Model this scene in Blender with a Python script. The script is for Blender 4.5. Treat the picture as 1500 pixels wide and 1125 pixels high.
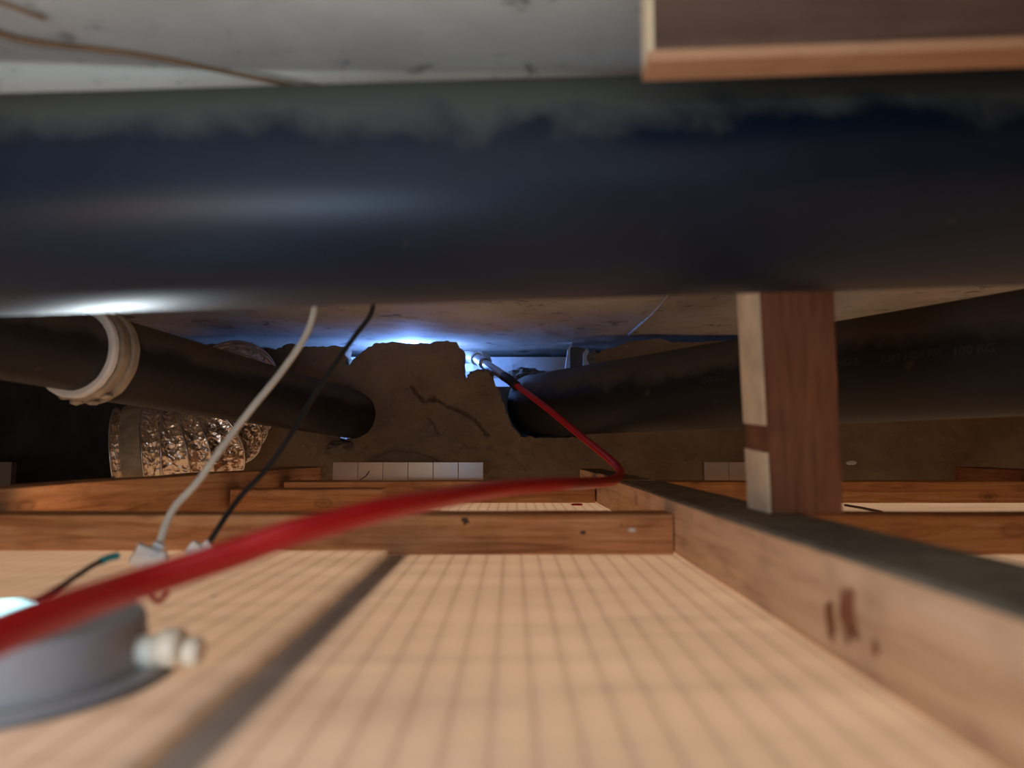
import bpy, bmesh, math, random
from mathutils import Vector, Matrix, noise, geometry

for o in list(bpy.data.objects):
    bpy.data.objects.remove(o)
SC = bpy.context.scene
COL = SC.collection
random.seed(7)

# ------------------------------------------------------------------ camera
FPX = 1040.0
PITCH = math.atan(91.0 / FPX)
CAM = Vector((0, 0, 0.06))
cd = bpy.data.cameras.new('camera')
cd.sensor_width = 36
cd.lens = FPX / 1500 * 36
cd.clip_start = 0.005
cd.clip_end = 50
cd.dof.use_dof = True
cd.dof.focus_distance = 0.80
cd.dof.aperture_fstop = 7.0
cam = bpy.data.objects.new('camera', cd)
COL.objects.link(cam)
cam.location = CAM
cam.rotation_euler = (math.pi / 2 + PITCH, 0, 0)
SC.camera = cam

# ------------------------------------------------------------------ view and world
SC.view_settings.view_transform = 'Standard'
SC.view_settings.look = 'None'
SC.view_settings.exposure = 0.0
SC.view_settings.gamma = 1.0
SC.view_settings.use_curve_mapping = False
w = bpy.data.worlds.new('world')
SC.world = w
w.use_nodes = True
w.node_tree.nodes['Background'].inputs[0].default_value = (0.02, 0.018, 0.016, 1)
w.node_tree.nodes['Background'].inputs[1].default_value = 0.2


def area(name, loc, target, sx, sy, power, color, spread=180):
    d = bpy.data.lights.new(name, 'AREA')
    d.shape = 'RECTANGLE'
    d.size = sx
    d.size_y = sy
    d.energy = power
    d.color = color
    d.spread = math.radians(spread)
    o = bpy.data.objects.new(name, d)
    COL.objects.link(o)
    o.location = loc
    o.rotation_euler = (Vector(target) - Vector(loc)).to_track_quat('-Z', 'Y').to_euler()
    return o


# warm lamps of the room below shine up through the thin plastic boards
area('room_lights', (0.00, 0.35, -0.32), (0.00, 0.35, 0.0), 1.9, 1.5, 12.5, (1.0, 0.71, 0.49))
# added warm fill, low and left of the camera, for joist and foil
area('warm_fill', (-0.21, -0.05, 0.022), (0.05, 0.45, 0.07), 0.07, 0.012, 0.20, (1.0, 0.70, 0.42))
# cool light of the phone beside the camera
area('hatch_cool', (-0.118, 0.010, 0.036), (-0.06, 0.2, 0.165), 0.07, 0.03, 0.27, (0.40, 0.68, 1.0))
# added upward lamp out of view, brightens only the slab
area('slab_fill', (-0.04, 0.050, 0.138), (-0.04, 0.075, 0.3), 0.30, 0.03, 0.32, (0.88, 0.96, 1.0), 170)
# unseen lamp added behind the front batten for the big pipe's white highlight
area('pipe_glint_lamp', (-0.262, 0.452, 0.009), (-0.17, 0.27, 0.11), 0.03, 0.015, 0.14, (0.80, 0.93, 1.0), 90)
# inspection head LED behind the broken wall
ld = bpy.data.lights.new('inspection_led', 'POINT')
ld.energy = 2.1
ld.color = (0.17, 0.36, 1.0)
ld.shadow_soft_size = 0.012
lo = bpy.data.objects.new('inspection_led', ld)
COL.objects.link(lo)


# ------------------------------------------------------------------ helpers
def ray(px, py):
    v = Vector(((px - 750) / FPX, 1.0, (562.5 - py) / FPX))
    c, s = math.cos(PITCH), math.sin(PITCH)
    return Vector((v.x, v.y * c - v.z * s, v.y * s + v.z * c))


def P(px, py, Y):
    r = ray(px, py)
    return CAM + r * (Y / r.y)


def PZ(px, py, z):
    r = ray(px, py)
    return CAM + r * ((z - CAM.z) / r.z)


def tag(o, label=None, cat=None, group=None, kind=None):
    if label: o['label'] = label
    if cat: o['category'] = cat
    if group: o['group'] = group
    if kind: o['kind'] = kind
    return o


def link(name, me, mat, parent=None, loc=None, rot=None, smooth=False):
    o = bpy.data.objects.new(name, me)
    COL.objects.link(o)
    if mat is not None and not me.materials:
        me.materials.append(mat)
    if loc is not None: o.location = loc
    if rot is not None: o.rotation_euler = rot
    if parent is not None: o.parent = parent
    if smooth:
        for p in me.polygons: p.use_smooth = True
    return o


def empty(name, loc=(0, 0, 0), rot=(0, 0, 0)):
    o = bpy.data.objects.new(name, None)
    o.empty_display_size = 0.01
    COL.objects.link(o)
    o.location = loc
    o.rotation_euler = rot
    return o


def frombm(bm, name):
    me = bpy.data.meshes.new(name)
    bm.normal_update()
    bm.to_mesh(me)
    bm.free()
    return me


def box_bm(bm, x0, x1, y0, y1, z0, z1, bev=0.0):
    r = bmesh.ops.create_cube(bm, size=1.0)
    vs = r['verts']
    for v in vs:
        v.co = Vector(((x0 + x1) / 2 + v.co.x * (x1 - x0), (y0 + y1) / 2 + v.co.y * (y1 - y0), (z0 + z1) / 2 + v.co.z * (z1 - z0)))
    if bev > 0:
        es = list({e for v in vs for e in v.link_edges})
        bmesh.ops.bevel(bm, geom=es, offset=bev, segments=2, affect='EDGES', profile=0.6)
    return vs


def catmull(pts, n=8):
    pts = [Vector(p) for p in pts]
    q = [pts[0] * 2 - pts[1]] + pts + [pts[-1] * 2 - pts[-2]]
    out = []
    for i in range(1, len(q) - 2):
        a, b, c, d = q[i - 1], q[i], q[i + 1], q[i + 2]
        for k in range(n):
            t = k / n
            out.append(0.5 * ((2 * b) + (c - a) * t + (2 * a - 5 * b + 4 * c - d) * t * t + (3 * b - a - 3 * c + d) * t ** 3))
    out.append(pts[-1])
    return out


def tube_mesh(name, path, rad, seg=16, cap=True, radial=None):
    """sweep; rad is a number or function of (index, t); radial(i, a) scales radius"""
    path = [Vector(p) for p in path]
    n = len(path)
    tang = []
    for i in range(n):
        a = path[max(0, i - 1)]
        b = path[min(n - 1, i + 1)]
        tang.append((b - a).normalized())
    up = Vector((0, 0, 1)) if abs(tang[0].z) < 0.9 else Vector((0, 1, 0))
    u = (up - tang[0] * up.dot(tang[0])).normalized()
    verts, faces = [], []
    for i in range(n):
        t = tang[i]
        u = (u - t * u.dot(t)).normalized()
        v = t.cross(u)
        r = rad(i, i / (n - 1)) if callable(rad) else rad
        for k in range(seg):
            a = 2 * math.pi * k / seg
            rr = r * (radial(i, a) if radial else 1)
            verts.append(path[i] + (u * math.cos(a) + v * math.sin(a)) * rr)
    for i in range(n - 1):
        for k in range(seg):
            a = i * seg + k
            b = i * seg + (k + 1) % seg
            faces.append((a, b, b + seg, a + seg))
    if cap:
        faces.append(tuple(range(seg - 1, -1, -1)))
        faces.append(tuple((n - 1) * seg + k for k in range(seg)))
    me = bpy.data.meshes.new(name)
    me.from_pydata([tuple(v) for v in verts], [], faces)
    me.update()
    for p in me.polygons:
        p.use_smooth = len(p.vertices) == 4
    return me


def ring_mesh(name, centre, axis, prof, seg=64, wob=None):
    """lathe a closed profile [(along axis, radius)] about axis"""
    axis = Vector(axis).normalized()
    up = Vector((0, 0, 1)) if abs(axis.z) < 0.9 else Vector((0, 1, 0))
    u = (up - axis * up.dot(axis)).normalized()
    v = axis.cross(u)
    verts, faces = [], []
    m = len(prof)
    for k in range(seg):
        a = 2 * math.pi * k / seg
        for j, (s, r) in enumerate(prof):
            rr = r + (wob(a, j) if wob else 0)
            verts.append(tuple(Vector(centre) + axis * s + (u * math.cos(a) + v * math.sin(a)) * rr))
    for k in range(seg):
        for j in range(m):
            a = k * m + j
            b = k * m + (j + 1) % m
            c = ((k + 1) % seg) * m + (j + 1) % m
            d = ((k + 1) % seg) * m + j
            faces.append((a, b, c, d))
    me = bpy.data.meshes.new(name)
    me.from_pydata(verts, [], faces)
    me.update()
    bm = bmesh.new(); bm.from_mesh(me); bmesh.ops.recalc_face_normals(bm, faces=bm.faces); bm.to_mesh(me); bm.free()
    return me


# ------------------------------------------------------------------ materials
def newmat(name):
    m = bpy.data.materials.new(name)
    m.use_nodes = True
    nt = m.node_tree
    return m, nt, nt.nodes['Principled BSDF'], nt.nodes, nt.links


def coords(nt, scale=(1, 1, 1), kind='Object'):
    tc = nt.nodes.new('ShaderNodeTexCoord')
    mp = nt.nodes.new('ShaderNodeMapping')
    mp.inputs['Scale'].default_value = scale
    nt.links.new(tc.outputs[kind], mp.inputs['Vector'])
    return mp.outputs[0]


def ntex(nt, vec, scale, detail=4, rough=0.55, dist=0.0):
    n = nt.nodes.new('ShaderNodeTexNoise')
    n.inputs['Scale'].default_value = scale
    n.inputs['Detail'].default_value = detail
    n.inputs['Roughness'].default_value = rough
    n.inputs['Distortion'].default_value = dist
    nt.links.new(vec, n.inputs['Vector'])
    return n.outputs['Fac']


def ramp(nt, fac, stops):
    r = nt.nodes.new('ShaderNodeValToRGB')
    e = r.color_ramp.elements
    while len(e) < len(stops): e.new(0.5)
    for i, (p, c) in enumerate(stops):
        e[i].position = p
        e[i].color = (c[0], c[1], c[2], 1) if not isinstance(c, (int, float)) else (c, c, c, 1)
    nt.links.new(fac, r.inputs[0])
    return r.outputs[0]


def mix(nt, fac, a, b, mode='MIX'):
    m = nt.nodes.new('ShaderNodeMix')
    m.data_type = 'RGBA'
    m.blend_type = mode
    if isinstance(fac, (int, float)): m.inputs[0].default_value = fac
    else: nt.links.new(fac, m.inputs[0])
    for i, x in ((6, a), (7, b)):
        if isinstance(x, tuple): m.inputs[i].default_value = (x[0], x[1], x[2], 1)
        else: nt.links.new(x, m.inputs[i])
    return m.outputs[2]


def bump(nt, h, bsdf, strength=0.5, dist=0.001):
    b = nt.nodes.new('ShaderNodeBump')
    b.inputs['Strength'].default_value = strength
    b.inputs['Distance'].default_value = dist
    nt.links.new(h, b.inputs['Height'])
    nt.links.new(b.outputs[0], bsdf.inputs['Normal'])


def wood(name, dark, mid, light, grain=1.0, knots=0.5, spec=0.3):
    m, nt, B, N, L = newmat(name)
    oi = N.new('ShaderNodeObjectInfo')
    tc = N.new('ShaderNodeTexCoord')
    add = N.new('ShaderNodeVectorMath'); add.operation = 'MULTIPLY_ADD'
    add.inputs[1].default_value = (1, 1, 1)
    sc = N.new('ShaderNodeVectorMath'); sc.operation = 'SCALE'
    sc.inputs[0].default_value = (3.1, 1.7, 2.3)
    L.new(oi.outputs['Random'], sc.inputs['Scale'])
    L.new(tc.outputs['Object'], add.inputs[0])
    L.new(sc.outputs[0], add.inputs[2])
    mp = N.new('ShaderNodeMapping'); mp.inputs['Scale'].default_value = (9, 130, 130)
    L.new(add.outputs[0], mp.inputs['Vector'])
    f = ntex(nt, mp.outputs[0], 1.0, 6, 0.6, 1.2)
    mp2 = N.new('ShaderNodeMapping'); mp2.inputs['Scale'].default_value = (22, 700, 700)
    L.new(add.outputs[0], mp2.inputs['Vector'])
    f2 = ntex(nt, mp2.outputs[0], 1.0, 3, 0.6, 0.3)
    c = ramp(nt, f, [(0.30, dark), (0.48, mid), (0.68, light)])
    g = ramp(nt, f2, [(0.35, 0.55), (0.6, 1.0)])
    c = mix(nt, 0.45 * grain, c, g, 'MULTIPLY')
    # knots and stains
    vo = N.new('ShaderNodeTexVoronoi'); vo.inputs['Scale'].default_value = 1.0
    mp3 = N.new('ShaderNodeMapping'); mp3.inputs['Scale'].default_value = (13, 24, 24)
    L.new(add.outputs[0], mp3.inputs['Vector'])
    L.new(mp3.outputs[0], vo.inputs['Vector'])
    kn = ramp(nt, vo.outputs['Distance'], [(0.05, 0.18), (0.09, 0.75), (0.115, 0.45), (0.15, 1.0)])
    c = mix(nt, knots, c, kn, 'MULTIPLY')
    st = ramp(nt, ntex(nt, add.outputs[0], 30, 5, 0.6), [(0.33, 0.55), (0.5, 1.0)])
    c = mix(nt, 0.5, c, st, 'MULTIPLY')
    L.new(c, B.inputs['Base Color'])
    B.inputs['Roughness'].default_value = 0.72
    B.inputs['Specular IOR Level'].default_value = spec
    bump(nt, f2, B, 0.25, 0.0004)
    return m


def plain(name, col, rough=0.5, spec=0.5, metal=0.0, var=0.0, vscale=60, bmp=0.0):
    m, nt, B, N, L = newmat(name)
    v = coords(nt)
    f = ntex(nt, v, vscale, 5, 0.6)
    lo_ = tuple(x * (1 - var) for x in col)
    c = ramp(nt, f, [(0.35, lo_), (0.6, col)])
    L.new(c, B.inputs['Base Color'])
    B.inputs['Roughness'].default_value = rough
    B.inputs['Specular IOR Level'].default_value = spec
    B.inputs['Metallic'].default_value = metal
    if bmp: bump(nt, f, B, bmp, 0.0006)
    return m


def pipe_mat(name, base, dust, rough=0.42, top_dust=True, spec=0.5):
    m, nt, B, N, L = newmat(name)
    v = coords(nt)
    geo = N.new('ShaderNodeNewGeometry')
    sep = N.new('ShaderNodeSeparateXYZ'); L.new(geo.outputs['Normal'], sep.inputs[0])
    f = ntex(nt, v, 22, 7, 0.65, 0.4)
    ma = N.new('ShaderNodeMath'); ma.operation = 'MULTIPLY_ADD'   # upward normals gather dust, broken up by noise
    L.new(f, ma.inputs[0]); ma.inputs[1].default_value = 1.1
    L.new(sep.outputs[2], ma.inputs[2])
    d = ramp(nt, ma.outputs[0], [(0.70, 0.0), (1.65, 0.9 if top_dust else 0.3)])
    base2 = mix(nt, ramp(nt, ntex(nt, v, 60, 4, 0.6), [(0.4, 0.0), (0.75, 0.5)]), base, tuple(x * 1.5 for x in base))
    c = mix(nt, d, base2, dust)
    spk = ramp(nt, ntex(nt, v, 45, 2, 0.5), [(0.70, 0.0), (0.73, 0.35)])
    c = mix(nt, spk, c, dust)
    L.new(c, B.inputs['Base Color'])
    rr = ramp(nt, d, [(0, rough), (0.8, 0.9)])
    L.new(rr, B.inputs['Roughness'])
    B.inputs['Specular IOR Level'].default_value = spec
    bump(nt, f, B, 0.12, 0.0004)
    return m


def slab_mat():
    m, nt, B, N, L = newmat('concrete_slab')
    v = coords(nt)
    c = ramp(nt, ntex(nt, v, 9, 8, 0.6, 0.3), [(0.3, (0.36, 0.345, 0.315)), (0.55, (0.47, 0.455, 0.42)), (0.75, (0.55, 0.54, 0.51))])
    s = ramp(nt, ntex(nt, v, 28, 5, 0.65, 0.6), [(0.33, 0.25), (0.41, 1.0)])      # damp spots
    c = mix(nt, 0.75, c, s, 'MULTIPLY')
    v2 = coords(nt, (1, 2.2, 1))
    s2 = ramp(nt, ntex(nt, v2, 60, 4, 0.7, 0.4), [(0.31, 0.3), (0.37, 1.0)])       # pits
    c = mix(nt, 0.75, c, s2, 'MULTIPLY')
    L.new(c, B.inputs['Base Color'])
    B.inputs['Roughness'].default_value = 0.85
    B.inputs['Specular IOR Level'].default_value = 0.25
    bump(nt, ntex(nt, v, 60, 6, 0.65), B, 0.35, 0.0015)
    return m


def mortar_mat(name, a, b):
    m, nt, B, N, L = newmat(name)
    v = coords(nt)
    c = ramp(nt, ntex(nt, v, 14, 7, 0.6, 0.2), [(0.3, a), (0.65, b)])
    s = ramp(nt, ntex(nt, v, 260, 2, 0.5), [(0.70, 0.0), (0.76, 0.7)])
    c = mix(nt, s, c, tuple(min(1, x * 1.9) for x in b))
    L.new(c, B.inputs['Base Color'])
    B.inputs['Roughness'].default_value = 0.95
    B.inputs['Specular IOR Level'].default_value = 0.15
    bump(nt, ntex(nt, v, 160, 5, 0.7), B, 0.5, 0.0012)
    return m


def panel_mat():
    m, nt, B, N, L = newmat('ceiling_panel_plastic')
    gp = N.new('ShaderNodeNewGeometry')
    v = gp.outputs['Position']
    c = ramp(nt, ntex(nt, v, 6, 6, 0.6, 0.3), [(0.3, (0.66, 0.53, 0.43)), (0.7, (0.80, 0.68, 0.56))])
    m2 = N.new('ShaderNodeMapping'); m2.inputs['Scale'].default_value = (0.6, 4.0, 1)
    L.new(v, m2.inputs['Vector'])
    s = ramp(nt, ntex(nt, m2.outputs[0], 12, 4, 0.6, 0.5), [(0.35, 0.72), (0.6, 1.0)])            # dusty cross bands
    c = mix(nt, 0.6, c, s, 'MULTIPLY')
    d = ramp(nt, ntex(nt, v, 75, 2, 0.5), [(0.74, 1.0), (0.77, 0.35)])
    c = mix(nt, 0.7, c, d, 'MULTIPLY')
    L.new(c, B.inputs['Base Color'])
    B.inputs['Roughness'].default_value = 0.5
    B.inputs['Specular IOR Level'].default_value = 0.35
    T = N.new('ShaderNodeBsdfTranslucent')
    L.new(c, T.inputs[0])
    MX = N.new('ShaderNodeMixShader'); MX.inputs[0].default_value = 0.5
    L.new(B.outputs[0], MX.inputs[1]); L.new(T.outputs[0], MX.inputs[2])
    L.new(MX.outputs[0], nt.nodes['Material Output'].inputs['Surface'])
    return m


def foil_mat():
    m, nt, B, N, L = newmat('aluminium_foil')
    v = coords(nt)
    B.inputs['Base Color'].default_value = (0.88, 0.77, 0.66, 1)
    B.inputs['Metallic'].default_value = 1.0
    B.inputs['Roughness'].default_value = 0.3
    vo = N.new('ShaderNodeTexVoronoi'); vo.inputs['Scale'].default_value = 120
    vo.feature = 'F1'
    dn = N.new('ShaderNodeTexNoise'); dn.inputs['Scale'].default_value = 60
    L.new(v, dn.inputs['Vector'])
    ad = N.new('ShaderNodeVectorMath'); ad.operation = 'MULTIPLY_ADD'; ad.inputs[1].default_value = (0.02, 0.02, 0.02)
    L.new(dn.outputs['Color'], ad.inputs[0]); L.new(v, ad.inputs[2])
    L.new(ad.outputs[0], vo.inputs['Vector'])
    bump(nt, vo.outputs['Distance'], B, 0.8, 0.004)
    return m


M = {}
M['slab'] = slab_mat()
M['mortar'] = mortar_mat('mortar', (0.17, 0.125, 0.085), (0.25, 0.19, 0.13))
M['mortar_dark'] = mortar_mat('dark_masonry', (0.10, 0.085, 0.07), (0.18, 0.15, 0.12))
M['white_wall'] = mortar_mat('pale_plaster', (0.55, 0.55, 0.55), (0.78, 0.78, 0.79))
M['panel'] = panel_mat()
M['web'] = plain('warm_brown_web', (0.50, 0.30, 0.18), 0.7, 0.2)
M['board'] = plain('panel_backing', (0.30, 0.20, 0.13), 0.7, 0.2)
M['pipe'] = pipe_mat('dark_drain_pipe', (0.003, 0.0095, 0.023), (0.075, 0.082, 0.074), 0.43, True, 0.32)
M['pipe_far'] = pipe_mat('dusty_drain_pipe', (0.010, 0.010, 0.011), (0.085, 0.07, 0.055), 0.55, True, 0.3)
M['batten'] = wood('orange_batten', (0.34, 0.13, 0.05), (0.55, 0.26, 0.11), (0.68, 0.38, 0.19), 1.0, 0.6)
M['joist'] = wood('tan_joist', (0.50, 0.29, 0.17), (0.72, 0.46, 0.28), (0.80, 0.55, 0.36), 0.4, 0.5, 0.15)
M['joist2'] = wood('stained_joist', (0.30, 0.13, 0.055), (0.50, 0.26, 0.13), (0.60, 0.36, 0.20), 0.6, 0.8, 0.2)
M['redwood'] = wood('reddish_post', (0.16, 0.06, 0.03), (0.24, 0.095, 0.048), (0.30, 0.13, 0.07), 0.25, 0.3, 0.15)
M['dusty_shade'] = plain('dusty_shaded_top', (0.22, 0.19, 0.145), 0.95, 0.1, var=0.4, vscale=50)
M['pale'] = plain('pale_wood', (0.85, 0.66, 0.45), 0.75, 0.2, var=0.25, vscale=40)
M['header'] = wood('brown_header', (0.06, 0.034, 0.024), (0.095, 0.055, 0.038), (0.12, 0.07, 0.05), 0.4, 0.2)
M['header_under'] = wood('lit_underside', (0.34, 0.17, 0.09), (0.45, 0.24, 0.13), (0.5, 0.28, 0.16), 0.3, 0.3)  # orange stands for the light from below on the header
M['red'] = plain('red_cable_sheath', (0.48, 0.008, 0.010), 0.38, 0.5)
M['black'] = plain('black_rubber', (0.012, 0.012, 0.012), 0.5, 0.4)
M['steel'] = plain('brushed_steel', (0.60, 0.60, 0.62), 0.3, 0.5, 1.0)
M['white'] = plain('white_plastic', (0.78, 0.78, 0.76), 0.4, 0.5, var=0.12)
M['white_cable'] = plain('white_cable_sheath', (0.72, 0.68, 0.58), 0.45, 0.4, var=0.15, vscale=90)
M['cream'] = plain('cream_ceramic', (0.82, 0.70, 0.52), 0.35, 0.5)
M['grey'] = plain('grey_metal', (0.30, 0.28, 0.27), 0.45, 0.4, var=0.1)
M['darkgrey'] = plain('dark_grey_rim', (0.10, 0.10, 0.10), 0.4, 0.5)
M['teal'] = plain('teal_insulation', (0.02, 0.28, 0.32), 0.35, 0.5)
M['clamp'] = plain('cream_plastic_collar', (0.34, 0.29, 0.22), 0.5, 0.3, var=0.4, vscale=70)
M['tile'] = plain('glossy_white_strip', (0.50, 0.44, 0.38), 0.22, 0.6, var=0.1, vscale=50)
M['groove'] = plain('brown_joint', (0.16, 0.11, 0.08), 0.8, 0.2)
M['foil'] = foil_mat()
M['rust'] = plain('rusty_wire', (0.20, 0.11, 0.05), 0.7, 0.3, var=0.3)
M['nail'] = plain('dull_nail', (0.25, 0.2, 0.15), 0.5, 0.5, 0.7)
M['print'] = plain('faded_pipe_print', (0.045, 0.044, 0.042), 0.7, 0.2)
m, nt, B, N, L = newmat('led_glow')
B.inputs['Emission Color'].default_value = (0.45, 0.93, 1.0, 1)
B.inputs['Emission Strength'].default_value = 4
B.inputs['Base Color'].default_value = (0.8, 0.9, 0.9, 1)
M['glow'] = m
m, nt, B, N, L = newmat('inspection_glow')
B.inputs['Emission Color'].default_value = (0.7, 0.82, 1.0, 1)
B.inputs['Emission Strength'].default_value = 12
M['lens'] = m

# ------------------------------------------------------------------ setting
ZS = 0.207      # underside of the slab
YW = 0.93       # front face of the broken wall
YB = 1.10       # pale wall behind the cavity


def slab_mesh():
    bm = bmesh.new()
    xs = [-1.3 + i * 0.02 for i in range(131)]
    ys = [-0.35 + j * 0.02 for j in range(78)]
    g = [[bm.verts.new((x, y, ZS + 0.0016 * noise.noise(Vector((x * 9, y * 9, 2))) + 0.0007 * noise.noise(Vector((x * 40, y * 30, 5))))) for x in xs] for y in ys]
    top = 0.06
    for j in range(len(ys) - 1):
        for i in range(len(xs) - 1):
            bm.faces.new((g[j][i], g[j + 1][i], g[j + 1][i + 1], g[j][i + 1]))
    # closed upper side
    a = [bm.verts.new((x, y, ZS + top)) for x, y in ((xs[0], ys[0]), (xs[-1], ys[0]), (xs[-1], ys[-1]), (xs[0], ys[-1]))]
    bm.faces.new(a)
    bm.faces.new([g[0][i] for i in range(len(xs))] + [a[1], a[0]])
    bm.faces.new([g[-1][i] for i in range(len(xs) - 1, -1, -1)] + [a[3], a[2]])
    return frombm(bm, 'ceiling')


ceiling = tag(link('ceiling', slab_mesh(), M['slab'], smooth=False), 'grey stained concrete slab overhead', kind='structure')
# raised formwork fin on the slab
fin = tube_mesh('formwork_fin', catmull([PZ(985, 425, ZS - .0006), PZ(960, 455, ZS - .0006), PZ(942, 472, ZS - .0006), PZ(921, 490, ZS - .0006)], 5), 0.0016, 8)
link('formwork_fin', fin, M['slab'], ceiling)

# floor: the back of the suspended ceiling, hollow plastic boards with fine slats
floor = empty('floor')
tag(floor, 'pale plastic ceiling boards seen from above', kind='structure')
PITCHX = 0.0093


def slat_mesh(y0, y1, z, seam=0.00028):
    """one flute of a hollow plastic board: open thin shell with lowered edges"""
    h = PITCHX / 2
    n = 30
    bm = bmesh.new()
    rows = []
    for k in range(n + 1):
        y = y0 + (y1 - y0) * k / n
        rows.append([bm.verts.new(q) for q in ((-h, y, z - 0.0005), (-h + 0.0002, y, z - 0.0003), (-h + 0.0005, y, z), (h - 0.0005, y, z), (h - 0.0002, y, z - 0.0003), (h, y, z - 0.0005))])
    for k in range(n):
        for j in range(5):
            bm.faces.new((rows[k][j], rows[k][j + 1], rows[k + 1][j + 1], rows[k + 1][j]))
    me = frombm(bm, 'slat')
    me.materials.append(M['panel'])
    return me


slat_me = slat_mesh(-0.34, 0.925, 0.0)
bm = bmesh.new()
box_bm(bm, -0.00012, 0.00012, -0.34, 0.925, -0.0013, -0.0008)
web_me = frombm(bm, 'inner_web'); web_me.materials.append(M['web'])
x = -0.0695
while x < 0.80:
    link('slat', slat_me, None, floor, (x + PITCHX / 2, 0, 0))
    link('inner_web', web_me, None, floor, (x, 0, 0))
    x += PITCHX
# rest of the ceiling board, out of view or hidden behind timber
bm = bmesh.new()
box_bm(bm, -1.3, -0.4500, 0.402, 1.20, -0.004, -0.0005)
box_bm(bm, -0.4500, -0.0700, 0.925, 1.20, -0.004, -0.0005)
box_bm(bm, x, 1.3, -0.35, 1.20, -0.004, -0.0005)
box_bm(bm, -0.0750, x, 0.926, 1.20, -0.004, -0.0005)
link('plain_board', frombm(bm, 'plain_board'), M['board'], floor)
bm = bmesh.new()
box = [bm.verts.new(q) for q in ((-0.45, 0.402, -0.0002), (-0.0697, 0.402, -0.0002), (-0.0697, 0.925, -0.0002), (-0.45, 0.925, -0.0002))]
bm.faces.new(box)
link('thin_board', frombm(bm, 'thin_board'), M['panel'], floor)
# metal carrier under the board joint
bm = bmesh.new()
box_bm(bm, -0.0688, -0.0575, -0.34, 0.40, -0.0030, -0.0016, 0.0003)
link('joint_carrier', frombm(bm, 'joint_carrier'), M['grey'], floor)

# side and end walls of the void
for nm, dims in (('wall_left', (-1.34, -1.3, -0.35, 1.24)), ('wall_right', (1.3, 1.34, -0.35, 1.24)), ('wall_front', (-1.3, 1.3, -0.39, -0.35)), ('wall_rear', (-1.3, 1.3, 1.20, 1.24))):
    bm = bmesh.new()
    box_bm(bm, *dims, -0.012, ZS + 0.06)
    tag(link(nm, frombm(bm, nm), M['mortar_dark']), kind='structure')

# pale wall closing the cavity behind the broken wall
bm = bmesh.new()
xs = [-0.5 + k * 0.02 for k in range(76)]
zs = [0.0, 0.04, 0.08, 0.12, 0.15, 0.165, 0.175, 0.185, 0.197]
g = [[bm.verts.new((x, YB + 0.004 * noise.noise(Vector((x * 25, z * 40, 1))) - (0.012 if z > 0.17 else 0), z)) for x in xs] for z in zs]
for j in range(len(zs) - 1):
    for k in range(len(xs) - 1):
        bm.faces.new((g[j][k], g[j][k + 1], g[j + 1][k + 1], g[j + 1][k]))
me = frombm(bm, 'wall_cavity')
ob = link('wall_cavity', me, M['white_wall'])
sm = ob.modifiers.new('thickness', 'SOLIDIFY'); sm.thickness = 0.03; sm.offset = -1
tag(ob, kind='structure')

# --- the broken mortar wall, outline with ragged edges, crack and dents
outline_px = [(187, 720), (187, 545), (262, 510), (330, 503), (392, 509), (404, 512), (415, 506), (428, 503), (441, 509), (470, 508), (506, 508),
              (507, 536), (511, 536), (516, 528), (527, 519), (536, 512), (548, 503), (575, 500.5), (600, 503), (625, 503), (640, 500), (655, 498.5),
              (669, 501), (673, 509), (679, 513), (679, 535), (681, 557), (688, 549), (694, 544), (703, 542.5), (713, 544), (722, 553), (729, 568),
              (735, 583), (743, 606), (752, 627), (763, 640), (800, 641), (850, 640), (890, 620), (905, 590), (900, 545), (878, 536), (866, 524), (884, 512),
              (900, 510), (915, 504), (930, 499), (960, 497), (1000, 502), (1040, 500), (1100, 497), (1250, 496), (1500, 496), (2150, 497), (2150, 720)]


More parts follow.
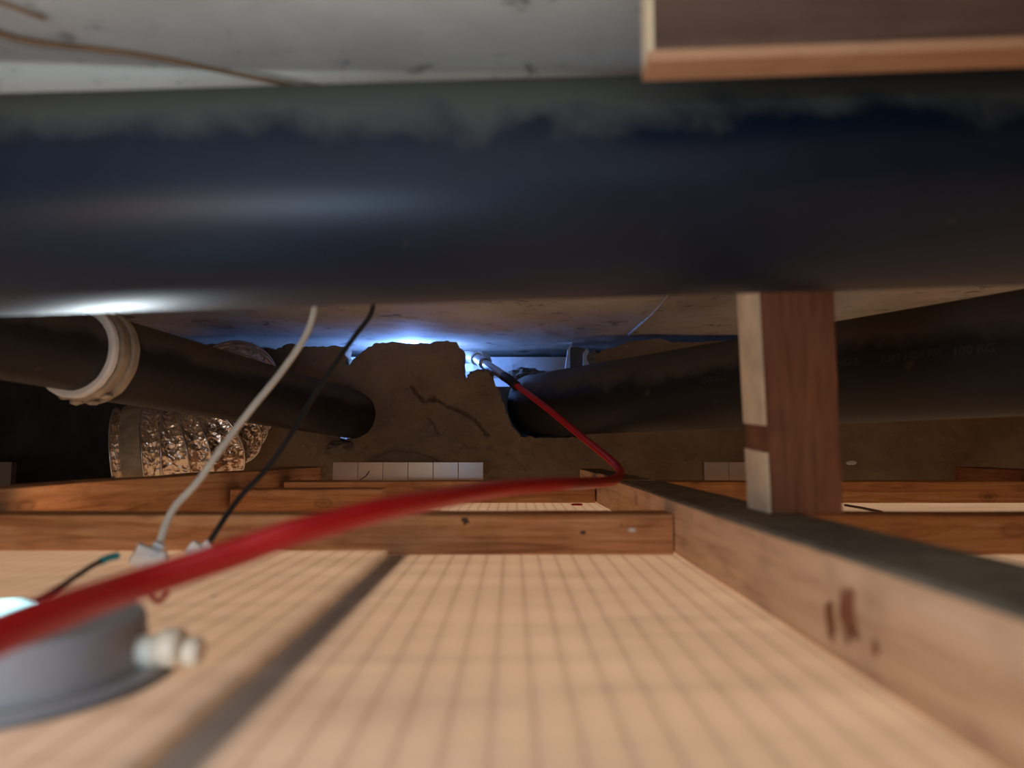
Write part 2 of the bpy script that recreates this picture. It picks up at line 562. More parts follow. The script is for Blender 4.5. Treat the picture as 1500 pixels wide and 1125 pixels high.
def wall_mesh():
    pts = []
    base = [P(a, b, YW) for a, b in outline_px]
    n = len(base)
    for i in range(n):
        a, b = base[i], base[(i + 1) % n]
        L_ = (b - a).length
        bot = (i == n - 1)
        k = max(1, int(L_ / (0.02 if bot else 0.0035)))
        nrm = Vector((-(b - a).z, 0, (b - a).x)).normalized()
        for j in range(k):
            p = a.lerp(b, j / k)
            if not bot and j > 0:
                p = p + nrm * 0.0024 * (noise.noise(Vector((p.x * 140, p.z * 140, 3.3))) + 0.7 * noise.noise(Vector((p.x * 420, p.z * 420, 7.3))))
            pts.append(Vector((p.x, p.z)))
    # left pipe passes: a round hole in the wall
    ne = len(pts)
    edges = [(i, (i + 1) % ne) for i in range(ne)]
    poly = list(pts)
    c = P(515, 607, YW)
    hole = []
    for k in range(40):
        a = 2 * math.pi * k / 40
        r = 0.0316 + 0.012 * max(0, 1 - abs(a - math.radians(250)) / 0.17) + 0.0004 * noise.noise(Vector((math.cos(a) * 3, math.sin(a) * 3, 1)))
        hole.append(Vector((c.x + r * math.cos(a), c.z + r * math.sin(a))))
    h0 = len(pts)
    pts += hole
    edges += [(h0 + k, h0 + (k + 1) % 40) for k in range(40)]

    def inside(p, pl):
        ins = False
        j = len(pl) - 1
        for i in range(len(pl)):
            if (pl[i].y > p.y) != (pl[j].y > p.y) and p.x < (pl[j].x - pl[i].x) * (p.y - pl[i].y) / (pl[j].y - pl[i].y) + pl[i].x:
                ins = not ins
            j = i
        return ins
    crack = [P(a, b, YW) for a, b in [(603, 567), (607, 573), (613, 580), (622, 589), (630, 586), (642, 586), (655, 595), (672, 601), (683, 607), (696, 615), (705, 626), (714, 637)]]
    crack = [Vector((q.x, q.z)) for q in crack]
    crack2 = [Vector((q.x, q.z)) for q in [P(a, b, YW) for a, b in [(625, 610), (634, 620), (641, 636)]]]

    def dcrack(p, cr):
        d = 9
        for i in range(len(cr) - 1):
            a, b = cr[i], cr[i + 1]
            t = max(0, min(1, (p - a).dot(b - a) / (b - a).length_squared))
            d = min(d, (p - a.lerp(b, t)).length)
        return d
    x0, x1 = min(p.x for p in poly), max(p.x for p in poly)
    z0, z1 = min(p.y for p in poly), max(p.y for p in poly)
    x = x0
    cx0, cx1 = P(440, 600, YW).x, P(780, 600, YW).x
    cr0, cr1 = P(596, 600, YW).x, P(720, 600, YW).x
    while x < x1:
        st = 0.004 if cx0 < x < cx1 else 0.012
        if cr0 < x < cr1: st = 0.0022
        z = z0 + 0.003
        while z < z1:
            q = Vector((x + random.uniform(-.2, .2) * st, z + random.uniform(-.2, .2) * st))
            if inside(q, poly) and (q - Vector((c.x, c.z))).length > 0.037:
                pts.append(q)
            z += st
        x += st
    r = geometry.delaunay_2d_cdt(pts, edges, [], 0, 1e-6)
    V, F = r[0], r[2]
    verts, faces = [], []
    for v in V:
        p = Vector((v[0], v[1]))
        y = YW
        y += 0.004 * noise.noise(Vector((p.x * 18, p.y * 18, 4))) + 0.0016 * noise.noise(Vector((p.x * 90, p.y * 90, 8))) + 0.0007 * noise.noise(Vector((p.x * 260, p.y * 260, 8)))
        d = dcrack(p + Vector((0.0014 * noise.noise(Vector((p.x * 300, p.y * 300, 0))), 0)), crack)
        y += 0.006 * max(0, 1 - d / 0.0026)
        y += 0.003 * max(0, 1 - dcrack(p, crack2) / 0.002)
        q = P(634, 583, YW)
        y += 0.010 * max(0, 1 - (p - Vector((q.x, q.z))).length / 0.006)
        verts.append((p.x, y, p.y))
    for f in F:
        cc = Vector((sum(V[i][0] for i in f) / 3, sum(V[i][1] for i in f) / 3))
        if inside(cc, poly) and not inside(cc, hole):
            faces.append(tuple(f))
    me = bpy.data.meshes.new('wall_back')
    me.from_pydata(verts, [], faces)
    bm = bmesh.new(); bm.from_mesh(me)
    bmesh.ops.delete(bm, geom=[v for v in bm.verts if not v.link_faces], context='VERTS')
    bmesh.ops.recalc_face_normals(bm, faces=bm.faces)
    if sum(f.normal.y for f in bm.faces) > 0:
        bmesh.ops.reverse_faces(bm, faces=bm.faces)
    r = bmesh.ops.extrude_face_region(bm, geom=list(bm.faces))
    vs = [e for e in r['geom'] if isinstance(e, bmesh.types.BMVert)]
    for v in vs:
        v.co.y = YW + 0.036 + 0.006 * noise.noise(Vector((v.co.x * 30, v.co.z * 30, 0)))
    bmesh.ops.recalc_face_normals(bm, faces=bm.faces)
    bm.to_mesh(me); bm.free()
    return me


wall = link('wall_back', wall_mesh(), M['mortar'])
tag(wall, 'broken brown mortar wall', kind='structure')


def lump(name, c, sx, sy, sz, mat, parent=None, seed=0, sub=3, amp=0.25, fr=2.2):
    bm = bmesh.new()
    bmesh.ops.create_icosphere(bm, subdivisions=sub, radius=1)
    for v in bm.verts:
        k = 1 + amp * noise.noise(v.co * fr + Vector((seed, seed * 2, 0))) + amp * 0.4 * noise.noise(v.co * fr * 3 + Vector((seed, 0, 0)))
        v.co = Vector((v.co.x * sx * k, v.co.y * sy * k, v.co.z * sz * k))
    return link(name, frombm(bm, name), mat, parent, c)


# mortar dabs that belong to the wall
lump('mortar_patch', P(592, 700, YW), 0.058, 0.006, 0.034, M['mortar'], wall, 3, 4, 0.1)
lump('mortar_rim', P(498, 655, YW + .004), 0.020, 0.012, 0.010, M['mortar_dark'], wall, 5)
lump('mortar_rubble', P(705, 551, YW + .02), 0.016, 0.016, 0.008, M['mortar'], wall, 9, 4, .5)
lump('mortar_rubble', P(770, 549, YB - .06), 0.026, 0.016, 0.009, M['mortar_dark'], wall, 12, 4, .5)
bm = bmesh.new()
box_bm(bm, P(724, 600, .985).x, P(915, 600, .985).x, .988, 1.0, 0.01, P(800, 566, .985).z)  # added box, blocks cavity light around the right pipe's hole
link('dark_infill', frombm(bm, 'dark_infill'), M['mortar_dark'], wall)
# thin broken fins of plaster and a dark brick in the gap under the slab
def shard(name, pxs, Y, th, mat, parent):
    bm = bmesh.new()
    a = [bm.verts.new(P(x, y, Y)) for x, y in pxs]
    f = bm.faces.new(a)
    r = bmesh.ops.extrude_face_region(bm, geom=[f])
    for v in r['geom']:
        if isinstance(v, bmesh.types.BMVert): v.co.y += th
    bmesh.ops.recalc_face_normals(bm, faces=bm.faces)
    return link(name, frombm(bm, name), mat, parent)


shard('plaster_shard', [(828, 541), (832, 512), (837, 503), (840, 500), (836, 509), (834, 520), (832, 530), (830, 541)], 1.0, 0.012, M['white_wall'], wall)
shard('plaster_shard', [(855, 538), (855, 516), (860, 510), (864, 517), (861, 527), (863, 537)], 1.0, 0.012, M['white_wall'], wall)
shard('dark_infill', [(835, 548), (835, 509), (846, 508), (857, 511), (857, 548)], 1.015, 0.03, M['mortar_dark'], wall)
shard('dark_infill', [(710, 545), (708, 514), (716, 518), (720, 527), (718, 545)], 1.045, 0.02, M['mortar_dark'], wall)
shard('plaster_shard', [(700, 514), (705, 514), (709, 524), (707, 526), (703, 519)], 1.03, 0.004, M['white_wall'], wall)
lump('mortar_rubble', P(869, 525, YW + .02), 0.008, 0.012, 0.010, M['mortar'], wall, 21, 3, .4)

# ------------------------------------------------------------------ timber
def batten(name, p0, p1, wdt, hgt, mat, label, group=None, bev=0.0008, wob=0.0006, parent=None, cat='batten', z0=0.0):
    """rectangular timber with its underside at z0, centre line p0-p1 (x, y)"""
    a, b = Vector((p0[0], p0[1], 0)), Vector((p1[0], p1[1], 0))
    L_ = (b - a).length
    bm = bmesh.new()
    n = max(2, int(L_ / 0.02))
    rings = []
    prof = [(-wdt / 2, bev), (-wdt / 2 + bev, 0), (wdt / 2 - bev, 0), (wdt / 2, bev), (wdt / 2, hgt - bev), (wdt / 2 - bev, hgt), (-wdt / 2 + bev, hgt), (-wdt / 2, hgt - bev)]
    sd = random.random() * 50
    for i in range(n + 1):
        x = -L_ / 2 + L_ * i / n
        ring = []
        for j, (u, v) in enumerate(prof):
            k = wob * noise.noise(Vector((x * 14, j * 3.1, sd)))
            ring.append(bm.verts.new((x, u + k * (1 if u > 0 else -1), v + (k if v > hgt / 2 else 0))))
        rings.append(ring)
    for i in range(n):
        for j in range(8):
            bm.faces.new((rings[i][j], rings[i][(j + 1) % 8], rings[i + 1][(j + 1) % 8], rings[i + 1][j]))
    bm.faces.new(rings[0]); bm.faces.new(rings[-1][::-1])
    bmesh.ops.recalc_face_normals(bm, faces=bm.faces)
    d = b - a
    o = link(name, frombm(bm, name), mat, parent, ((a.x + b.x) / 2, (a.y + b.y) / 2, z0), (0, 0, math.atan2(d.y, d.x)))
    if label: tag(o, label, cat, group)
    return o


H = 0.030
# long joists running away from the camera
jr = batten('floor_joist', (0.1095, -0.20), (0.1095, 0.612), 0.038, 0.0305, M['joist'], 'long tan blurred joist running from lower right to the cable bend', None, 0.0015, cat='joist')
jr2 = batten('floor_joist', (0.108, 0.6135), (0.100, 0.905), 0.028, 0.0315, M['joist'], 'short tan joist end behind the red cable bend', None, cat='joist')
jl = batten('floor_joist', (-0.3175, 0.405), (-0.2475, 0.872), 0.030, 0.0352, M['joist2'], 'stained brown joist on the left under the foil duct', None, cat='joist', wob=0.0012)
jf = batten('floor_joist', (0.585, 0.425), (0.575, 0.90), 0.035, 0.034, M['redwood'], 'dark red joist along the right wall foot behind the post', None, cat='joist')
# cross battens
ba = batten('cross_batten', (-0.2985, 0.4135), (0.0895, 0.4135), 0.027, 0.0218, M['batten'], 'orange knotty cross batten in front on the left of the joist', None, cat='batten')
bb = batten('cross_batten', (0.1315, 0.4135), (0.95, 0.4135), 0.027, 0.0218, M['batten'], 'orange cross batten in front, right of the post', None, cat='batten')
bc = batten('cross_batten', (-0.2590, 0.672), (-0.120, 0.672), 0.026, 0.0205, M['batten'], 'short orange batten behind the front one, near the black cable', None, cat='batten')
bd = batten('cross_batten', (-0.2420, 0.775), (0.088, 0.775), 0.030, 0.0225, M['batten'], 'orange batten below the left white ribbed strip', None, cat='batten')
be = batten('cross_batten', (0.125, 0.775), (0.552, 0.775), 0.030, 0.0225, M['batten'], 'reddish batten below the right white ribbed strip', None, cat='batten')
# dusty upper faces of the joists, darkened in colour to stand for shade
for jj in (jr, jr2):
    jj.data.materials.append(M['dusty_shade'])
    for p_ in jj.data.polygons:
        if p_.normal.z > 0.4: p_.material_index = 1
# nails
def nail(p, d, L_, r=0.0007, parent=None, name='nail'):
    p = Vector(p); d = Vector(d).normalized()
    me = tube_mesh(name, [p, p + d * L_ * .96, p + d * L_ * .965, p + d * L_], lambda i, t: r if i < 2 else r * 2.2, 10)
    return link(name, me, M['nail'], parent)


def child_world(o, parent):
    bpy.context.view_layer.update()
    o.parent = parent
    o.matrix_parent_inverse = parent.matrix_world.inverted()


for pr, p, d, L_ in ((jl, P(163, 721, 0.52), (0.25, -0.3, 1), 0.012), (ba, P(918, 769, 0.402), (-1, -.4, 0.1), 0.004)):
    nn = nail(p, d, L_)
    child_world(nn, pr)

for pr, p, sc_, mt in ((jr, (0.0906, 0.196, 0.0185), (0.0003, 0.0060, 0.0105), 'redwood'), (jr, (0.0906, 0.207, 0.0120), (0.0003, 0.0030, 0.0070), 'redwood'), (jr, (0.0906, 0.182, 0.0100), (0.0004, 0.0016, 0.0022), 'redwood'),
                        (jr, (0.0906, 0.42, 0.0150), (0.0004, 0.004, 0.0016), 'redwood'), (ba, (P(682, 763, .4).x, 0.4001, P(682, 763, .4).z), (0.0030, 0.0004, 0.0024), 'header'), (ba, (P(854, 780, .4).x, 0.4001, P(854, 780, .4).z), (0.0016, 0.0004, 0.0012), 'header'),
                        (bd, (P(470, 718, .76).x, 0.7601, P(470, 718, .76).z), (0.0035, 0.0004, 0.0020), 'header')):
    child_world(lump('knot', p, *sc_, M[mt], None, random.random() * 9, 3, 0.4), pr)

# upright post standing on the joist: reddish front, pale left side with a bare patch
post = empty('wood_post', PZ(1180, 752, 0.0305))
tag(post, 'upright reddish wood post with pale left side standing on the joist', 'post')
yp = 0.316
pb0 = P(1130, 760, yp); pt0 = P(1112, 425, yp)     # left front edge
pb1 = P(1236, 760, yp); pt1 = P(1222, 425, yp)
zb, zt = 0.0300, ZS - 0.0005


def on_edge(a, b, z):
    t = (z - a.z) / (b.z - a.z)
    return a.lerp(b, t)


bm = bmesh.new()
rings = []
TH = 0.030
for k in range(19):
    z = zb + (zt - zb) * k / 18
    l = on_edge(pb0, pt0, z).x + 0.0004 * noise.noise(Vector((z * 60, 1, 0)))
    r_ = on_edge(pb1, pt1, z).x + 0.0004 * noise.noise(Vector((z * 60, 9, 0)))
    bvl = 0.0008
    sk = 0.0005
    rings.append([bm.verts.new(q) for q in ((l + bvl, yp, z), (r_ - bvl, yp, z), (r_, yp + bvl, z), (r_, yp + TH, z), (l + sk, yp + TH, z), (l, yp + bvl, z))])
for k in range(18):
    for j in range(6):
        bm.faces.new((rings[k][j], rings[k][(j + 1) % 6], rings[k + 1][(j + 1) % 6], rings[k + 1][j]))
bm.faces.new(rings[0][::-1]); bm.faces.new(rings[-1])
bmesh.ops.recalc_face_normals(bm, faces=bm.faces)
# grain must run along the post: build in rotated frame so local X is vertical
me = frombm(bm, 'post_body')
c0 = Vector(((pb0.x + pb1.x) / 2, yp, 0.11))
R = Matrix.Rotation(-math.pi / 2, 4, 'Y')
me.transform(Matrix.Translation(-c0))
me.transform(R.inverted())
o = link('post_body', me, M['redwood'])
o.matrix_world = Matrix.Translation(c0) @ R
child_world(o, post)
# pale left face: two thin strips with a gap where the red wood shows
def pale_strip(name, z0, z1, s0=0.0, s1=0.0):
    bm = bmesh.new()
    n = 14
    rr = []
    for k in range(n + 1):
        z = z0 + (z1 - z0) * k / n
        l = on_edge(pb0, pt0, z).x
        y0, y1 = yp + 0.0002, yp + TH - 0.0004
        j0 = 0.0010 * noise.noise(Vector((z * 150, 3, 1))) if 0 < k < n else 0
        dz0 = s0 if k == 0 else (s1 if k == n else 0)
        rr.append([bm.verts.new(q) for q in ((l - 0.0012, y0, z - dz0), (l + 0.0002, y0, z - dz0), (l + 0.0008, y1 + j0 * 0.3, z + dz0), (l - 0.0006, y1 + j0 * .3, z + dz0))])
    for k in range(n):
        for j in range(4):
            bm.faces.new((rr[k][j], rr[k][(j + 1) % 4], rr[k + 1][(j + 1) % 4], rr[k + 1][j]))
    bm.faces.new(rr[0]); bm.faces.new(rr[-1])
    bmesh.ops.recalc_face_normals(bm, faces=bm.faces)
    o = link(name, frombm(bm, name), M['pale'])
    child_world(o, post)
    return o


zg0 = P(1110, 660, yp).z
zg1 = P(1110, 620, yp).z
a_ = pale_strip('pale_face', zb + 0.0005, zg0, 0, 0.001); a_['label'] = 'pale face below the red patch'
b_ = pale_strip('pale_face', zg1, zt - 0.001, 0.001, 0); b_['label'] = 'pale face above the red patch'

# header block hanging at the slab, top right; underside and side coloured as lit
hx0, hy0, hz = P(953, 60, 0.190).x, 0.190, P(1000, 84, 0.190).z
head = empty('header_block', (0.2, 0.2, hz))
tag(head, 'brown wooden block fixed under the slab at top right, underside coloured as lit', 'block')
tl = math.radians(2.2)
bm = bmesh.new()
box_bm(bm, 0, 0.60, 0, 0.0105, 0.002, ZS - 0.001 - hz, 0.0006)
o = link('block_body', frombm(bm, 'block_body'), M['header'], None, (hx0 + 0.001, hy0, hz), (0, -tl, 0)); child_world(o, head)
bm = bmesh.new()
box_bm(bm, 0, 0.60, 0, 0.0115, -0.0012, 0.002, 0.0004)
o = link('lit_underside_face', frombm(bm, 'lit_underside_face'), M['header_under'], None, (hx0 - 0.0005, hy0 - 0.0004, hz), (0, -tl, 0)); child_world(o, head)
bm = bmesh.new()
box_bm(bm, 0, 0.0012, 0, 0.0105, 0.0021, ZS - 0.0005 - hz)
o = link('lit_side_face', frombm(bm, 'lit_side_face'), M['pale'], None, (hx0 - 0.0004, hy0, hz)); child_world(o, head)

# ------------------------------------------------------------------ left overlapping board
ZP = 0.0024
lp = empty('ceiling_board', (-0.28, 0.1, 0))
tag(lp, 'loose pale ribbed ceiling board lapped over its neighbour at lower left', 'board')
bm = bmesh.new()
ex = -0.0688
left = -0.0688 - PITCHX * 56
rows = []
n = 160
for k in range(n + 1):
    y = -0.30 + (0.3995 + 0.30) * k / n
    j = 0.0005 * noise.noise(Vector((y * 90, 4, 4))) + 0.0004 * noise.noise(Vector((y * 260, 4, 4)))
    rows.append([bm.verts.new(q) for q in ((ex - PITCHX, y, 0.0003), (ex - PITCHX, y, ZP), (ex - 0.0004 + j, y, ZP), (ex + j, y, ZP - 0.0006), (ex + j * .6, y, 0.0003))])
for k in range(n):
    for q in range(1, 4):
        bm.faces.new((rows[k][q], rows[k][(q + 1) % 5], rows[k + 1][(q + 1) % 5], rows[k + 1][q]))
o = link('cut_edge_slat', frombm(bm, 'cut_edge_slat'), M['panel']); child_world(o, lp)
sme = slat_mesh(-0.30, 0.3993, ZP)
bm = bmesh.new()
box_bm(bm, -0.00012, 0.00012, -0.30, 0.3993, ZP - 0.0013, ZP - 0.0008)
wme = frombm(bm, 'web_short'); wme.materials.append(M['web'])
for k in range(1, 56):
    for nm_, mm_, xx in (('slat', sme, ex - PITCHX * (k + 0.5)), ('inner_web', wme, ex - PITCHX * k)):
        o = link(nm_, mm_, None, None, (xx, 0, 0)); o.parent = lp
        o.matrix_parent_inverse = Matrix.Translation(-Vector(lp.location))

# ------------------------------------------------------------------ pipes
def cyl_path(a, b, n=24):
    a, b = Vector(a), Vector(b)
    return [a.lerp(b, i / n) for i in range(n + 1)]


ang = math.radians(1.75)
# big pipe across the picture
pc = P(750, 284, 0.262); 
RB = 0.0402
dx = 1.28
big = link('drain_pipe', tube_mesh('drain_pipe', cyl_path((pc.x - dx, pc.y, pc.z - dx * math.tan(ang)), (pc.x + dx * .9, pc.y, pc.z + dx * .9 * math.tan(ang)), 30), RB, 96), M['pipe'])
tag(big, 'thick dark blue-grey drain pipe crossing the whole picture in front', 'pipe')

# left pipe with socket and collar
C1 = P(128, 519, 0.50); C2 = P(515, 607, YW)
ax = (C2 - C1).normalized()
lpz = empty('collared_pipe', C1)
tag(lpz, 'dark pipe on the left with cream collar entering the broken wall', 'pipe')
RS = 0.0312
me = tube_mesh('pipe_socket', cyl_path(C1 + ax * 0.004, C2 + ax * 0.012, 20), RS, 64)
o = link('pipe_socket', me, M['pipe_far']); child_world(o, lpz)
me = tube_mesh('pipe_spigot', cyl_path(C1 - ax * 0.150, C1 + ax * 0.01, 8), 0.0275, 64)
o = link('pipe_spigot', me, M['pipe_far']); child_world(o, lpz)
col_prof = [(-0.006, 0.0285), (-0.006, 0.0325), (-0.004, 0.0338), (0.001, 0.0335), (0.002, 0.0325), (0.004, 0.0325), (0.005, 0.0345), (0.010, 0.0345), (0.0115, 0.0330), (0.0115, 0.0285)]
o = link('collar', ring_mesh('collar', C1, ax, col_prof, 96, lambda a, j: 0.0005 * noise.noise(Vector((math.cos(a) * 4, math.sin(a) * 4, j * .6)))), M['clamp'], smooth=False); child_world(o, lpz)
rim_prof = [(-0.0115, 0.0275), (-0.0115, 0.0305), (-0.0105, 0.0325), (-0.0075, 0.0325), (-0.0070, 0.0300), (-0.0062, 0.0300), (-0.0062, 0.0275)]
o = link('seal_ring', ring_mesh('seal_ring', C1, ax, rim_prof, 96, lambda a, j: 0.0004 * noise.noise(Vector((math.cos(a) * 6, math.sin(a) * 6, j)))), M['white']); child_world(o, lpz)
# buckle ridges at the underside of the collar
u = (Vector((0, 0, 1)) - ax * ax.z).normalized(); v = ax.cross(u)
for k, aa in enumerate((150, 170, 192, 210)):
    a = math.radians(aa)
    c = C1 + ax * 0.002 + (u * math.cos(a) + v * math.sin(a)) * 0.0345
    o = lump('buckle_tab', c, 0.0045, 0.0035, 0.0022, M['clamp'], None, k, 2, .3); child_world(o, lpz)

# right pipe
R1 = P(800, 592, 0.95); R2 = P(1497, 517, 0.475)
axr = (R2 - R1).normalized()
RR = 0.0425
rp = empty('printed_pipe', R1)
tag(rp, 'dark dusty pipe with faint print running from wall hole to right edge', 'pipe')
me = tube_mesh('pipe_barrel', cyl_path(R1 - axr * 0.03, R2 + axr * 0.13, 24), RR, 80)
o = link('pipe_barrel', me, M['pipe_far']); child_world(o, rp)


def pipe_text(txt, px, py, size, flip=False):
    """lettering laid onto the barrel where the pixel ray meets it"""
    # find the ray / cylinder hit
    r = ray(px, py).normalized()
    best = None
    d = r - axr * r.dot(axr)
    q = (CAM - R1) - axr * (CAM - R1).dot(axr)
    A = d.dot(d); Bq = 2 * d.dot(q); Cq = q.dot(q) - RR * RR
    disc = Bq * Bq - 4 * A * Cq
    if disc <= 0: return
    t = (-Bq - math.sqrt(disc)) / (2 * A)
    hit = CAM + r * t
    s0 = (hit - R1).dot(axr)
    rad0 = ((hit - R1) - axr * s0).normalized()
    tang = rad0.cross(axr)            # around the barrel
    if tang.z < 0: tang = -tang
    cu = bpy.data.curves.new('txt', 'FONT'); cu.body = txt; cu.size = size
    tmp = bpy.data.objects.new('tmp', cu); COL.objects.link(tmp)
    bpy.context.view_layer.update()
    me = bpy.data.meshes.new_from_object(tmp.evaluated_get(bpy.context.evaluated_depsgraph_get()))
    bpy.data.objects.remove(tmp)
    for vtx in me.vertices:
        sx, sy = vtx.co.x, vtx.co.y
        th = sy / RR
        n_ = rad0 * math.cos(th) + tang * math.sin(th)
        vtx.co = R1 + axr * (s0 + sx) + n_ * (RR + 0.00012)
    o = link('printed_mark', me, M['print'])
    child_world(o, rp)


pipe_text('DO-60-7', 1029, 562, 0.008)
pipe_text('KSM', 800, 585, 0.008)
pipe_text('VG 2', 1228, 537, 0.0075)
pipe_text('KSM 3404 RV', 1290, 531, 0.0075)
pipe_text('100 RG', 1395, 522, 0.0085)

# ------------------------------------------------------------------ white ribbed strips standing on edge
def strip(px0, px1, Y, label):
    a = P(px0, 700, Y).x; b = P(px1, 700, Y).x
    zt_ = P(600, 677, Y).z
    e = empty('ribbed_strip', ((a + b) / 2, Y, 0))
    tag(e, label, 'strip', 'white ribbed strips along the broken wall')
    bm = bmesh.new()
    box_bm(bm, a, b, Y + 0.0012, Y + 0.010, 0.0, zt_ - 0.0006)
    o = link('strip_core', frombm(bm, 'strip_core'), M['groove']); child_world(o, e)
    n = max(1, round((b - a) / 0.0305))
    w_ = (b - a) / n
    me0 = None
    for k in range(n):
        if me0 is None:
            bm = bmesh.new()
            box_bm(bm, -w_ / 2 + 0.0002, w_ / 2 - 0.0002, 0, 0.0016, 0.0002, zt_, 0.0004)
            me0 = frombm(bm, 'tile_panel'); me0.materials.append(M['tile'])
        o = link('tile_panel', me0, None, None, (a + w_ * (k + .5), Y, 0)); child_world(o, e)
    return e


strip(487, 708, 0.862, 'glossy white ribbed strip standing below the broken wall, left of centre')
strip(1032, 1140, 0.862, 'matt white ribbed strip half hidden behind the wood post')
strip(-75, 15, 0.862, 'white ribbed strip cut off by the left edge of the picture')

# ------------------------------------------------------------------ foil duct
pts = [P(178, 668, 0.735), P(215, 664, 0.742), P(262, 660, 0.755), P(305, 645, 0.775), P(328, 615, 0.805), P(342, 585, 0.835), P(346, 563, 0.865), P(347, 557, 0.89), P(347, 556, 0.915)]
path = catmull(pts, 22)
duct = empty('foil_duct', P(265, 705, 0.76))
tag(duct, 'crinkled silver foil duct bending up behind the collared pipe', 'duct')
ribs_every = 11
RD = 0.0490


def drad(i, t):
    ph = (i % ribs_every) / ribs_every
    return RD - 0.0050 * abs(math.sin(math.pi * ph)) ** 0.7


def dwob(i, a):
    return 1 + 0.035 * noise.noise(Vector((math.cos(a) * 7, math.sin(a) * 7, i * 0.45))) + 0.018 * noise.noise(Vector((math.cos(a) * 20, math.sin(a) * 20, i * 0.9)))


me = tube_mesh('foil_sleeve', path, drad, 128, False, dwob)
for p in me.polygons: p.use_smooth = False
o = link('foil_sleeve', me, M['foil']); child_world(o, duct)
for i in range(0, len(path), ribs_every):
    a = path[max(0, i - 1)]; b = path[min(len(path) - 1, i + 1)]
    axd = (b - a).normalized()
    pr = [(0.0009 * math.cos(q * math.pi / 3), RD + 0.0006 + 0.0009 * math.sin(q * math.pi / 3)) for q in range(6)]
    o = link('spring_wire', ring_mesh('spring_wire', path[i], axd, pr, 64), M['steel'], smooth=True); child_world(o, duct)
# tape band near the open end
axd = (path[20] - path[12]).normalized()
o = link('tape_band', ring_mesh('tape_band', path[16], axd, [(-0.009, RD - .001), (-0.009, RD + 0.0016), (0.009, RD + 0.0016), (0.009, RD - .001)], 64), M['clamp'], smooth=False); child_world(o, duct)

# ------------------------------------------------------------------ cables
def cable(name, pts, r, mat, parent=None, n=8, seg=16):
    return link(name, tube_mesh(name, catmull(pts, n), r, seg), mat, parent)


# red inspection cable: thick in front, bends on the joist and enters the gap
rc = empty('inspection_cable', P(905, 700, 0.60))
tag(rc, 'red inspection cable sweeping in front, bending on the joist into the gap', 'cable')
rpts = [P(*q) for q in [(-130, 985, .11), (-40, 946, .118), (60, 905, .135), (190, 860, .165), (335, 813, .185), (420, 783, .195), (480, 767, .205), (560, 746, .222), (640, 731, .25), (730, 716, .31), (800, 710, .37), (850, 708, .43), (885, 706, .50),
        (902, 702, 0.56), (909, 693, 0.62), (902, 681, 0.665), (880, 662, 0.71), (845, 634, 0.77), (800, 597, 0.83), (752, 561, 0.90)]]
o = cable('cable_sheath', rpts, 0.0037, M['red'], None, 10, 24); child_world(o, rc)
gr = tube_mesh('black_grip', catmull([P(757, 566, 0.893), P(747, 557, 0.905), P(738, 551, 0.92)], 4), 0.0062, 20)
o = link('black_grip', gr, M['black']); child_world(o, rc)
hp = [P(741, 553, 0.918), P(722, 540, 0.94), P(706, 530, 0.965), P(698, 525, 0.985)]
o = link('steel_head', tube_mesh('steel_head', catmull(hp, 6), lambda i, t: 0.0060 if t < .6 else 0.0070, 24), M['steel']); child_world(o, rc)
o = link('steel_collar', tube_mesh('steel_collar', [P(711, 533, 0.957), P(706, 530, 0.966)], 0.0080, 24), M['steel']); child_world(o, rc)
hp = [P(699, 526, 0.983), P(690, 523, 0.998), P(676, 524, 1.01)]
o = link('camera_head', tube_mesh('camera_head', catmull(hp, 6), 0.0090, 24), M['white']); child_world(o, rc)
lpz_ = P(665, 526, 1.018)
o = link('lens_glow', tube_mesh('lens_glow', [P(676, 524, 1.01), P(674.5, 524.2, 1.0115)], 0.0075, 24), M['lens']); child_world(o, rc)
lo.location = (P(600, 528, 1.03).x, 1.035, ZS - 0.016)

wc = empty('white_cable', P(228, 800, 0.335))
tag(wc, 'white power cable hanging from behind the big pipe to its plug', 'cable')
o = cable('cable_sheath', [P(464, 428, 0.385), P(459, 462, 0.382), P(446, 495, 0.378), P(412, 545, 0.374), P(365, 603, 0.368), P(322, 660, 0.360), P(290, 705, 0.354), P(258, 740, 0.347), P(244, 765, 0.342), P(234, 795, 0.337), P(230, 806, 0.336)], 0.00175, M['white_cable']); child_world(o, wc)


def blocky(name, c, sx, sy, sz, rot, mat, parent, bev=0.0008):
    bm = bmesh.new()
    box_bm(bm, -sx / 2, sx / 2, -sy / 2, sy / 2, -sz / 2, sz / 2, bev)
    o = link(name, frombm(bm, name), mat, None, c, rot)
    child_world(o, parent)
    return o


blocky('plug_body', P(213, 816, 0.326), 0.0105, 0.010, 0.0092, (0, math.radians(25), 0.5), M['white'], wc)
blocky('plug_collar', P(231, 803, 0.332), 0.0050, 0.005, 0.0052, (0, math.radians(25), 0.2), M['white'], wc)
blocky('plug_tab', P(234, 817, 0.325), 0.0065, 0.005, 0.0042, (0, math.radians(-25), 0.2), M['white'], wc)
bc_ = empty('black_cable', P(296, 800, 0.345))
tag(bc_, 'thin black cable hanging from behind the big pipe to a white plug', 'cable')
o = cable('cable_sheath', [P(549, 425, 0.40), P(543, 460, 0.398), P(520, 492, 0.395), P(486, 540, 0.39), P(452, 592, 0.385), P(424, 640, 0.378), P(392, 685, 0.372), P(350, 730, 0.362), P(322, 770, 0.352), P(305, 797, 0.347)], 0.0014, M['black']); child_world(o, bc_)
blocky('plug_body', P(287, 806, 0.342), 0.0078, 0.006, 0.0065, (0, math.radians(35), 0.3), M['white'], bc_)
blocky('plug_tab', P(301, 802, 0.344), 0.0050, 0.005, 0.0060, (0, math.radians(50), 0.3), M['white'], bc_)
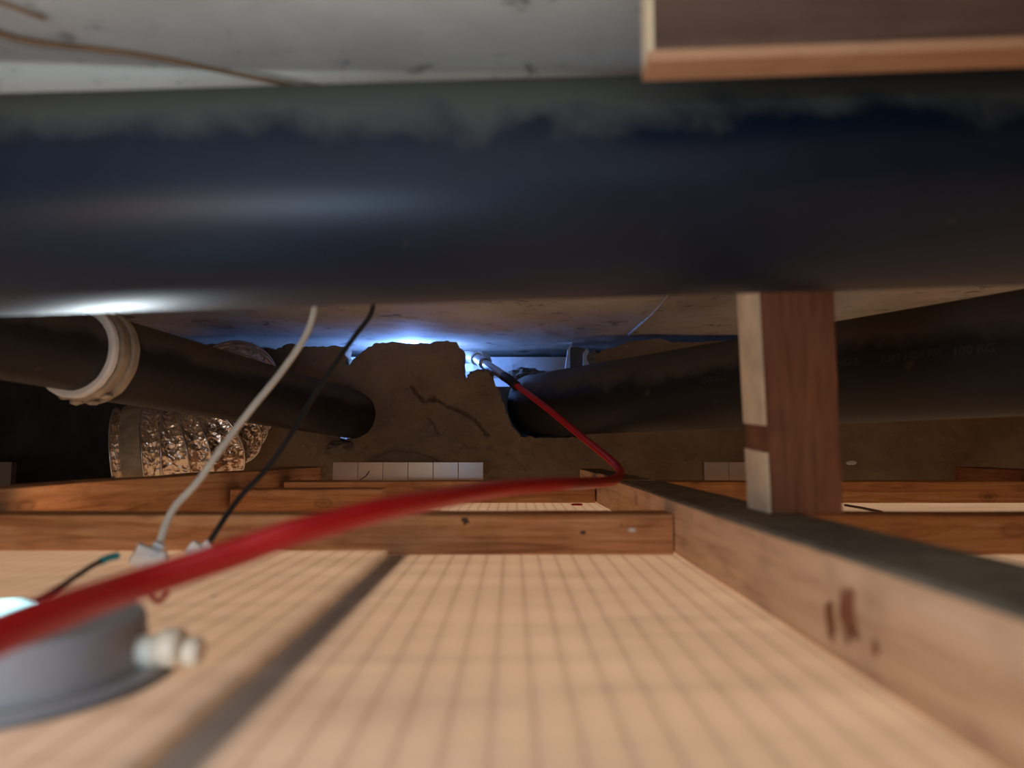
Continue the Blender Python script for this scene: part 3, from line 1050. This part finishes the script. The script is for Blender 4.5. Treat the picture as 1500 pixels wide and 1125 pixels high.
# dark lead with teal tip
tw = empty('loose_lead', P(100, 850, 0.27))
tag(tw, 'thin dark loose lead with teal tip lying by the downlight', 'wire')
o = cable('lead_wire', [P(20, 893, 0.222), P(52, 880, 0.232), P(85, 862, 0.248), P(115, 842, 0.27), P(135, 829, 0.285), P(150, 821, 0.295)], 0.0011, M['black']); child_world(o, tw)
o = cable('teal_tip', [P(148, 822, 0.293), P(160, 817, 0.298), P(172, 814, 0.302)], 0.0015, M['teal']); child_world(o, tw)
# small dark red hook of wire under the red cable
o = cable('wire_hook', [P(216, 862, 0.225), P(224, 876, 0.225), P(234, 881, 0.227), P(246, 868, 0.230)], 0.0008, M['red'])
tag(o, 'tiny dark red wire hook showing under the red cable', 'wire')
# rusty wires along the slab, upper left
o = cable('rusty_wire', [PZ(a_, b_, ZS - 0.0022) for a_, b_ in ((-60, 25), (0, 50), (60, 63), (200, 80), (330, 105), (480, 136), (600, 160))], 0.0009, M['rust'])
tag(o, 'long thin rusty wire under the slab at upper left', 'wire')
o = cable('rusty_wire', [PZ(a_, b_, ZS - 0.0020) for a_, b_ in ((-50, -14), (20, 11), (66, 28))], 0.0006, M['rust'])
tag(o, 'short thin wire end in the upper left corner', 'wire')

# ------------------------------------------------------------------ downlight lower left
dc = Vector((-0.1255, 0.182, ZP))
dl = empty('recessed_downlight', dc)
tag(dl, 'grey recessed downlight can standing in the ceiling board at lower left', 'downlight')
prof = [(0.0, 0.031), (0.0, 0.0375), (0.0010, 0.0380), (0.0020, 0.0370), (0.0024, 0.0340), (0.0018, 0.031)]
o = link('flange', ring_mesh('flange', dc, (0, 0, 1), prof, 72), M['grey'], smooth=True); child_world(o, dl)
prof = [(0.0, 0.0378), (0.0, 0.0392), (0.0009, 0.0392), (0.0009, 0.0378)]
o = link('flange_gasket', ring_mesh('flange_gasket', dc, (0, 0, 1), prof, 72), M['darkgrey']); child_world(o, dl)
me = tube_mesh('lamp_can', [dc + Vector((0, 0, z)) for z in (0.0005, 0.003, 0.0132, 0.0142)], lambda i, t: (0.0325, 0.0315, 0.0305, 0.0295)[i], 72)
o = link('lamp_can', me, M['grey']); child_world(o, dl)
me = tube_mesh('led_plate', [dc + Vector((-0.008, 0.006, z)) for z in (0.0142, 0.0152)], 0.013, 48)
o = link('led_plate', me, M['glow']); child_world(o, dl); o['label'] = 'glowing cyan white plate'
# cream terminal barrels beside the can
tb = [(-0.0925, 0.186, 0.0040, 0.0040), (-0.0868, 0.1865, 0.0036, 0.0048), (-0.0815, 0.1870, 0.0028, 0.0036)]
for k, (x, y, hl, r) in enumerate(tb):
    me = tube_mesh('terminal_barrel', [Vector((x - hl * .8, y, ZP + 0.0015 + r)), Vector((x - hl * .6, y, ZP + .0015 + r)), Vector((x + hl * .6, y, ZP + .0015 + r)), Vector((x + hl * .8, y, ZP + .0015 + r))], lambda i, t, r=r: r * (0.75 if i in (0, 3) else 1.0), 20)
    o = link('terminal_barrel', me, M['cream']); child_world(o, dl)

# ------------------------------------------------------------------ small debris
def disc(name, p, r, h, mat, label, cat):
    me = tube_mesh(name, [Vector(p), Vector(p) + Vector((0, 0, h * .8)), Vector(p) + Vector((0, 0, h))], lambda i, t: r if i < 2 else r * .85, 28)
    return tag(link(name, me, mat), label, cat)


disc('plastic_plug', PZ(845, 740, 0.0002), 0.0058, 0.0015, M['red'], 'small round red plastic plug lying on the boards behind the front batten', 'plug')
o = lump('white_chip', P(1247, 678, 0.80), 0.006, 0.002, 0.0025, M['white'], None, 4, 2, .3); tag(o, 'tiny white chip on the dark joist right of the post', 'chip')
o = lump('white_chip', PZ(927, 777, 0.0225) + Vector((0, 0.002, 0)), 0.0018, 0.0010, 0.0007, M['white'], None, 6, 2, .3); tag(o, 'tiny white chip on the front batten beside the long joist', 'chip')
o = cable('wood_sliver', [PZ(1238, 740, 0.0015), PZ(1262, 744, 0.0015), PZ(1292, 750, 0.0015)], 0.0012, M['header']); tag(o, 'thin dark sliver on the pale boards right of the post', 'stick')
o = cable('dry_twig', [P(527, 703, 0.855), P(535, 698, 0.855), P(541, 690, 0.857)], 0.0006, M['header']); tag(o, 'tiny dark twig leaning against the glossy white strip', 'twig')
for k, (px, py) in enumerate([(1168, 937), (1069, 952), (800, 847), (632, 833)]):
    pass
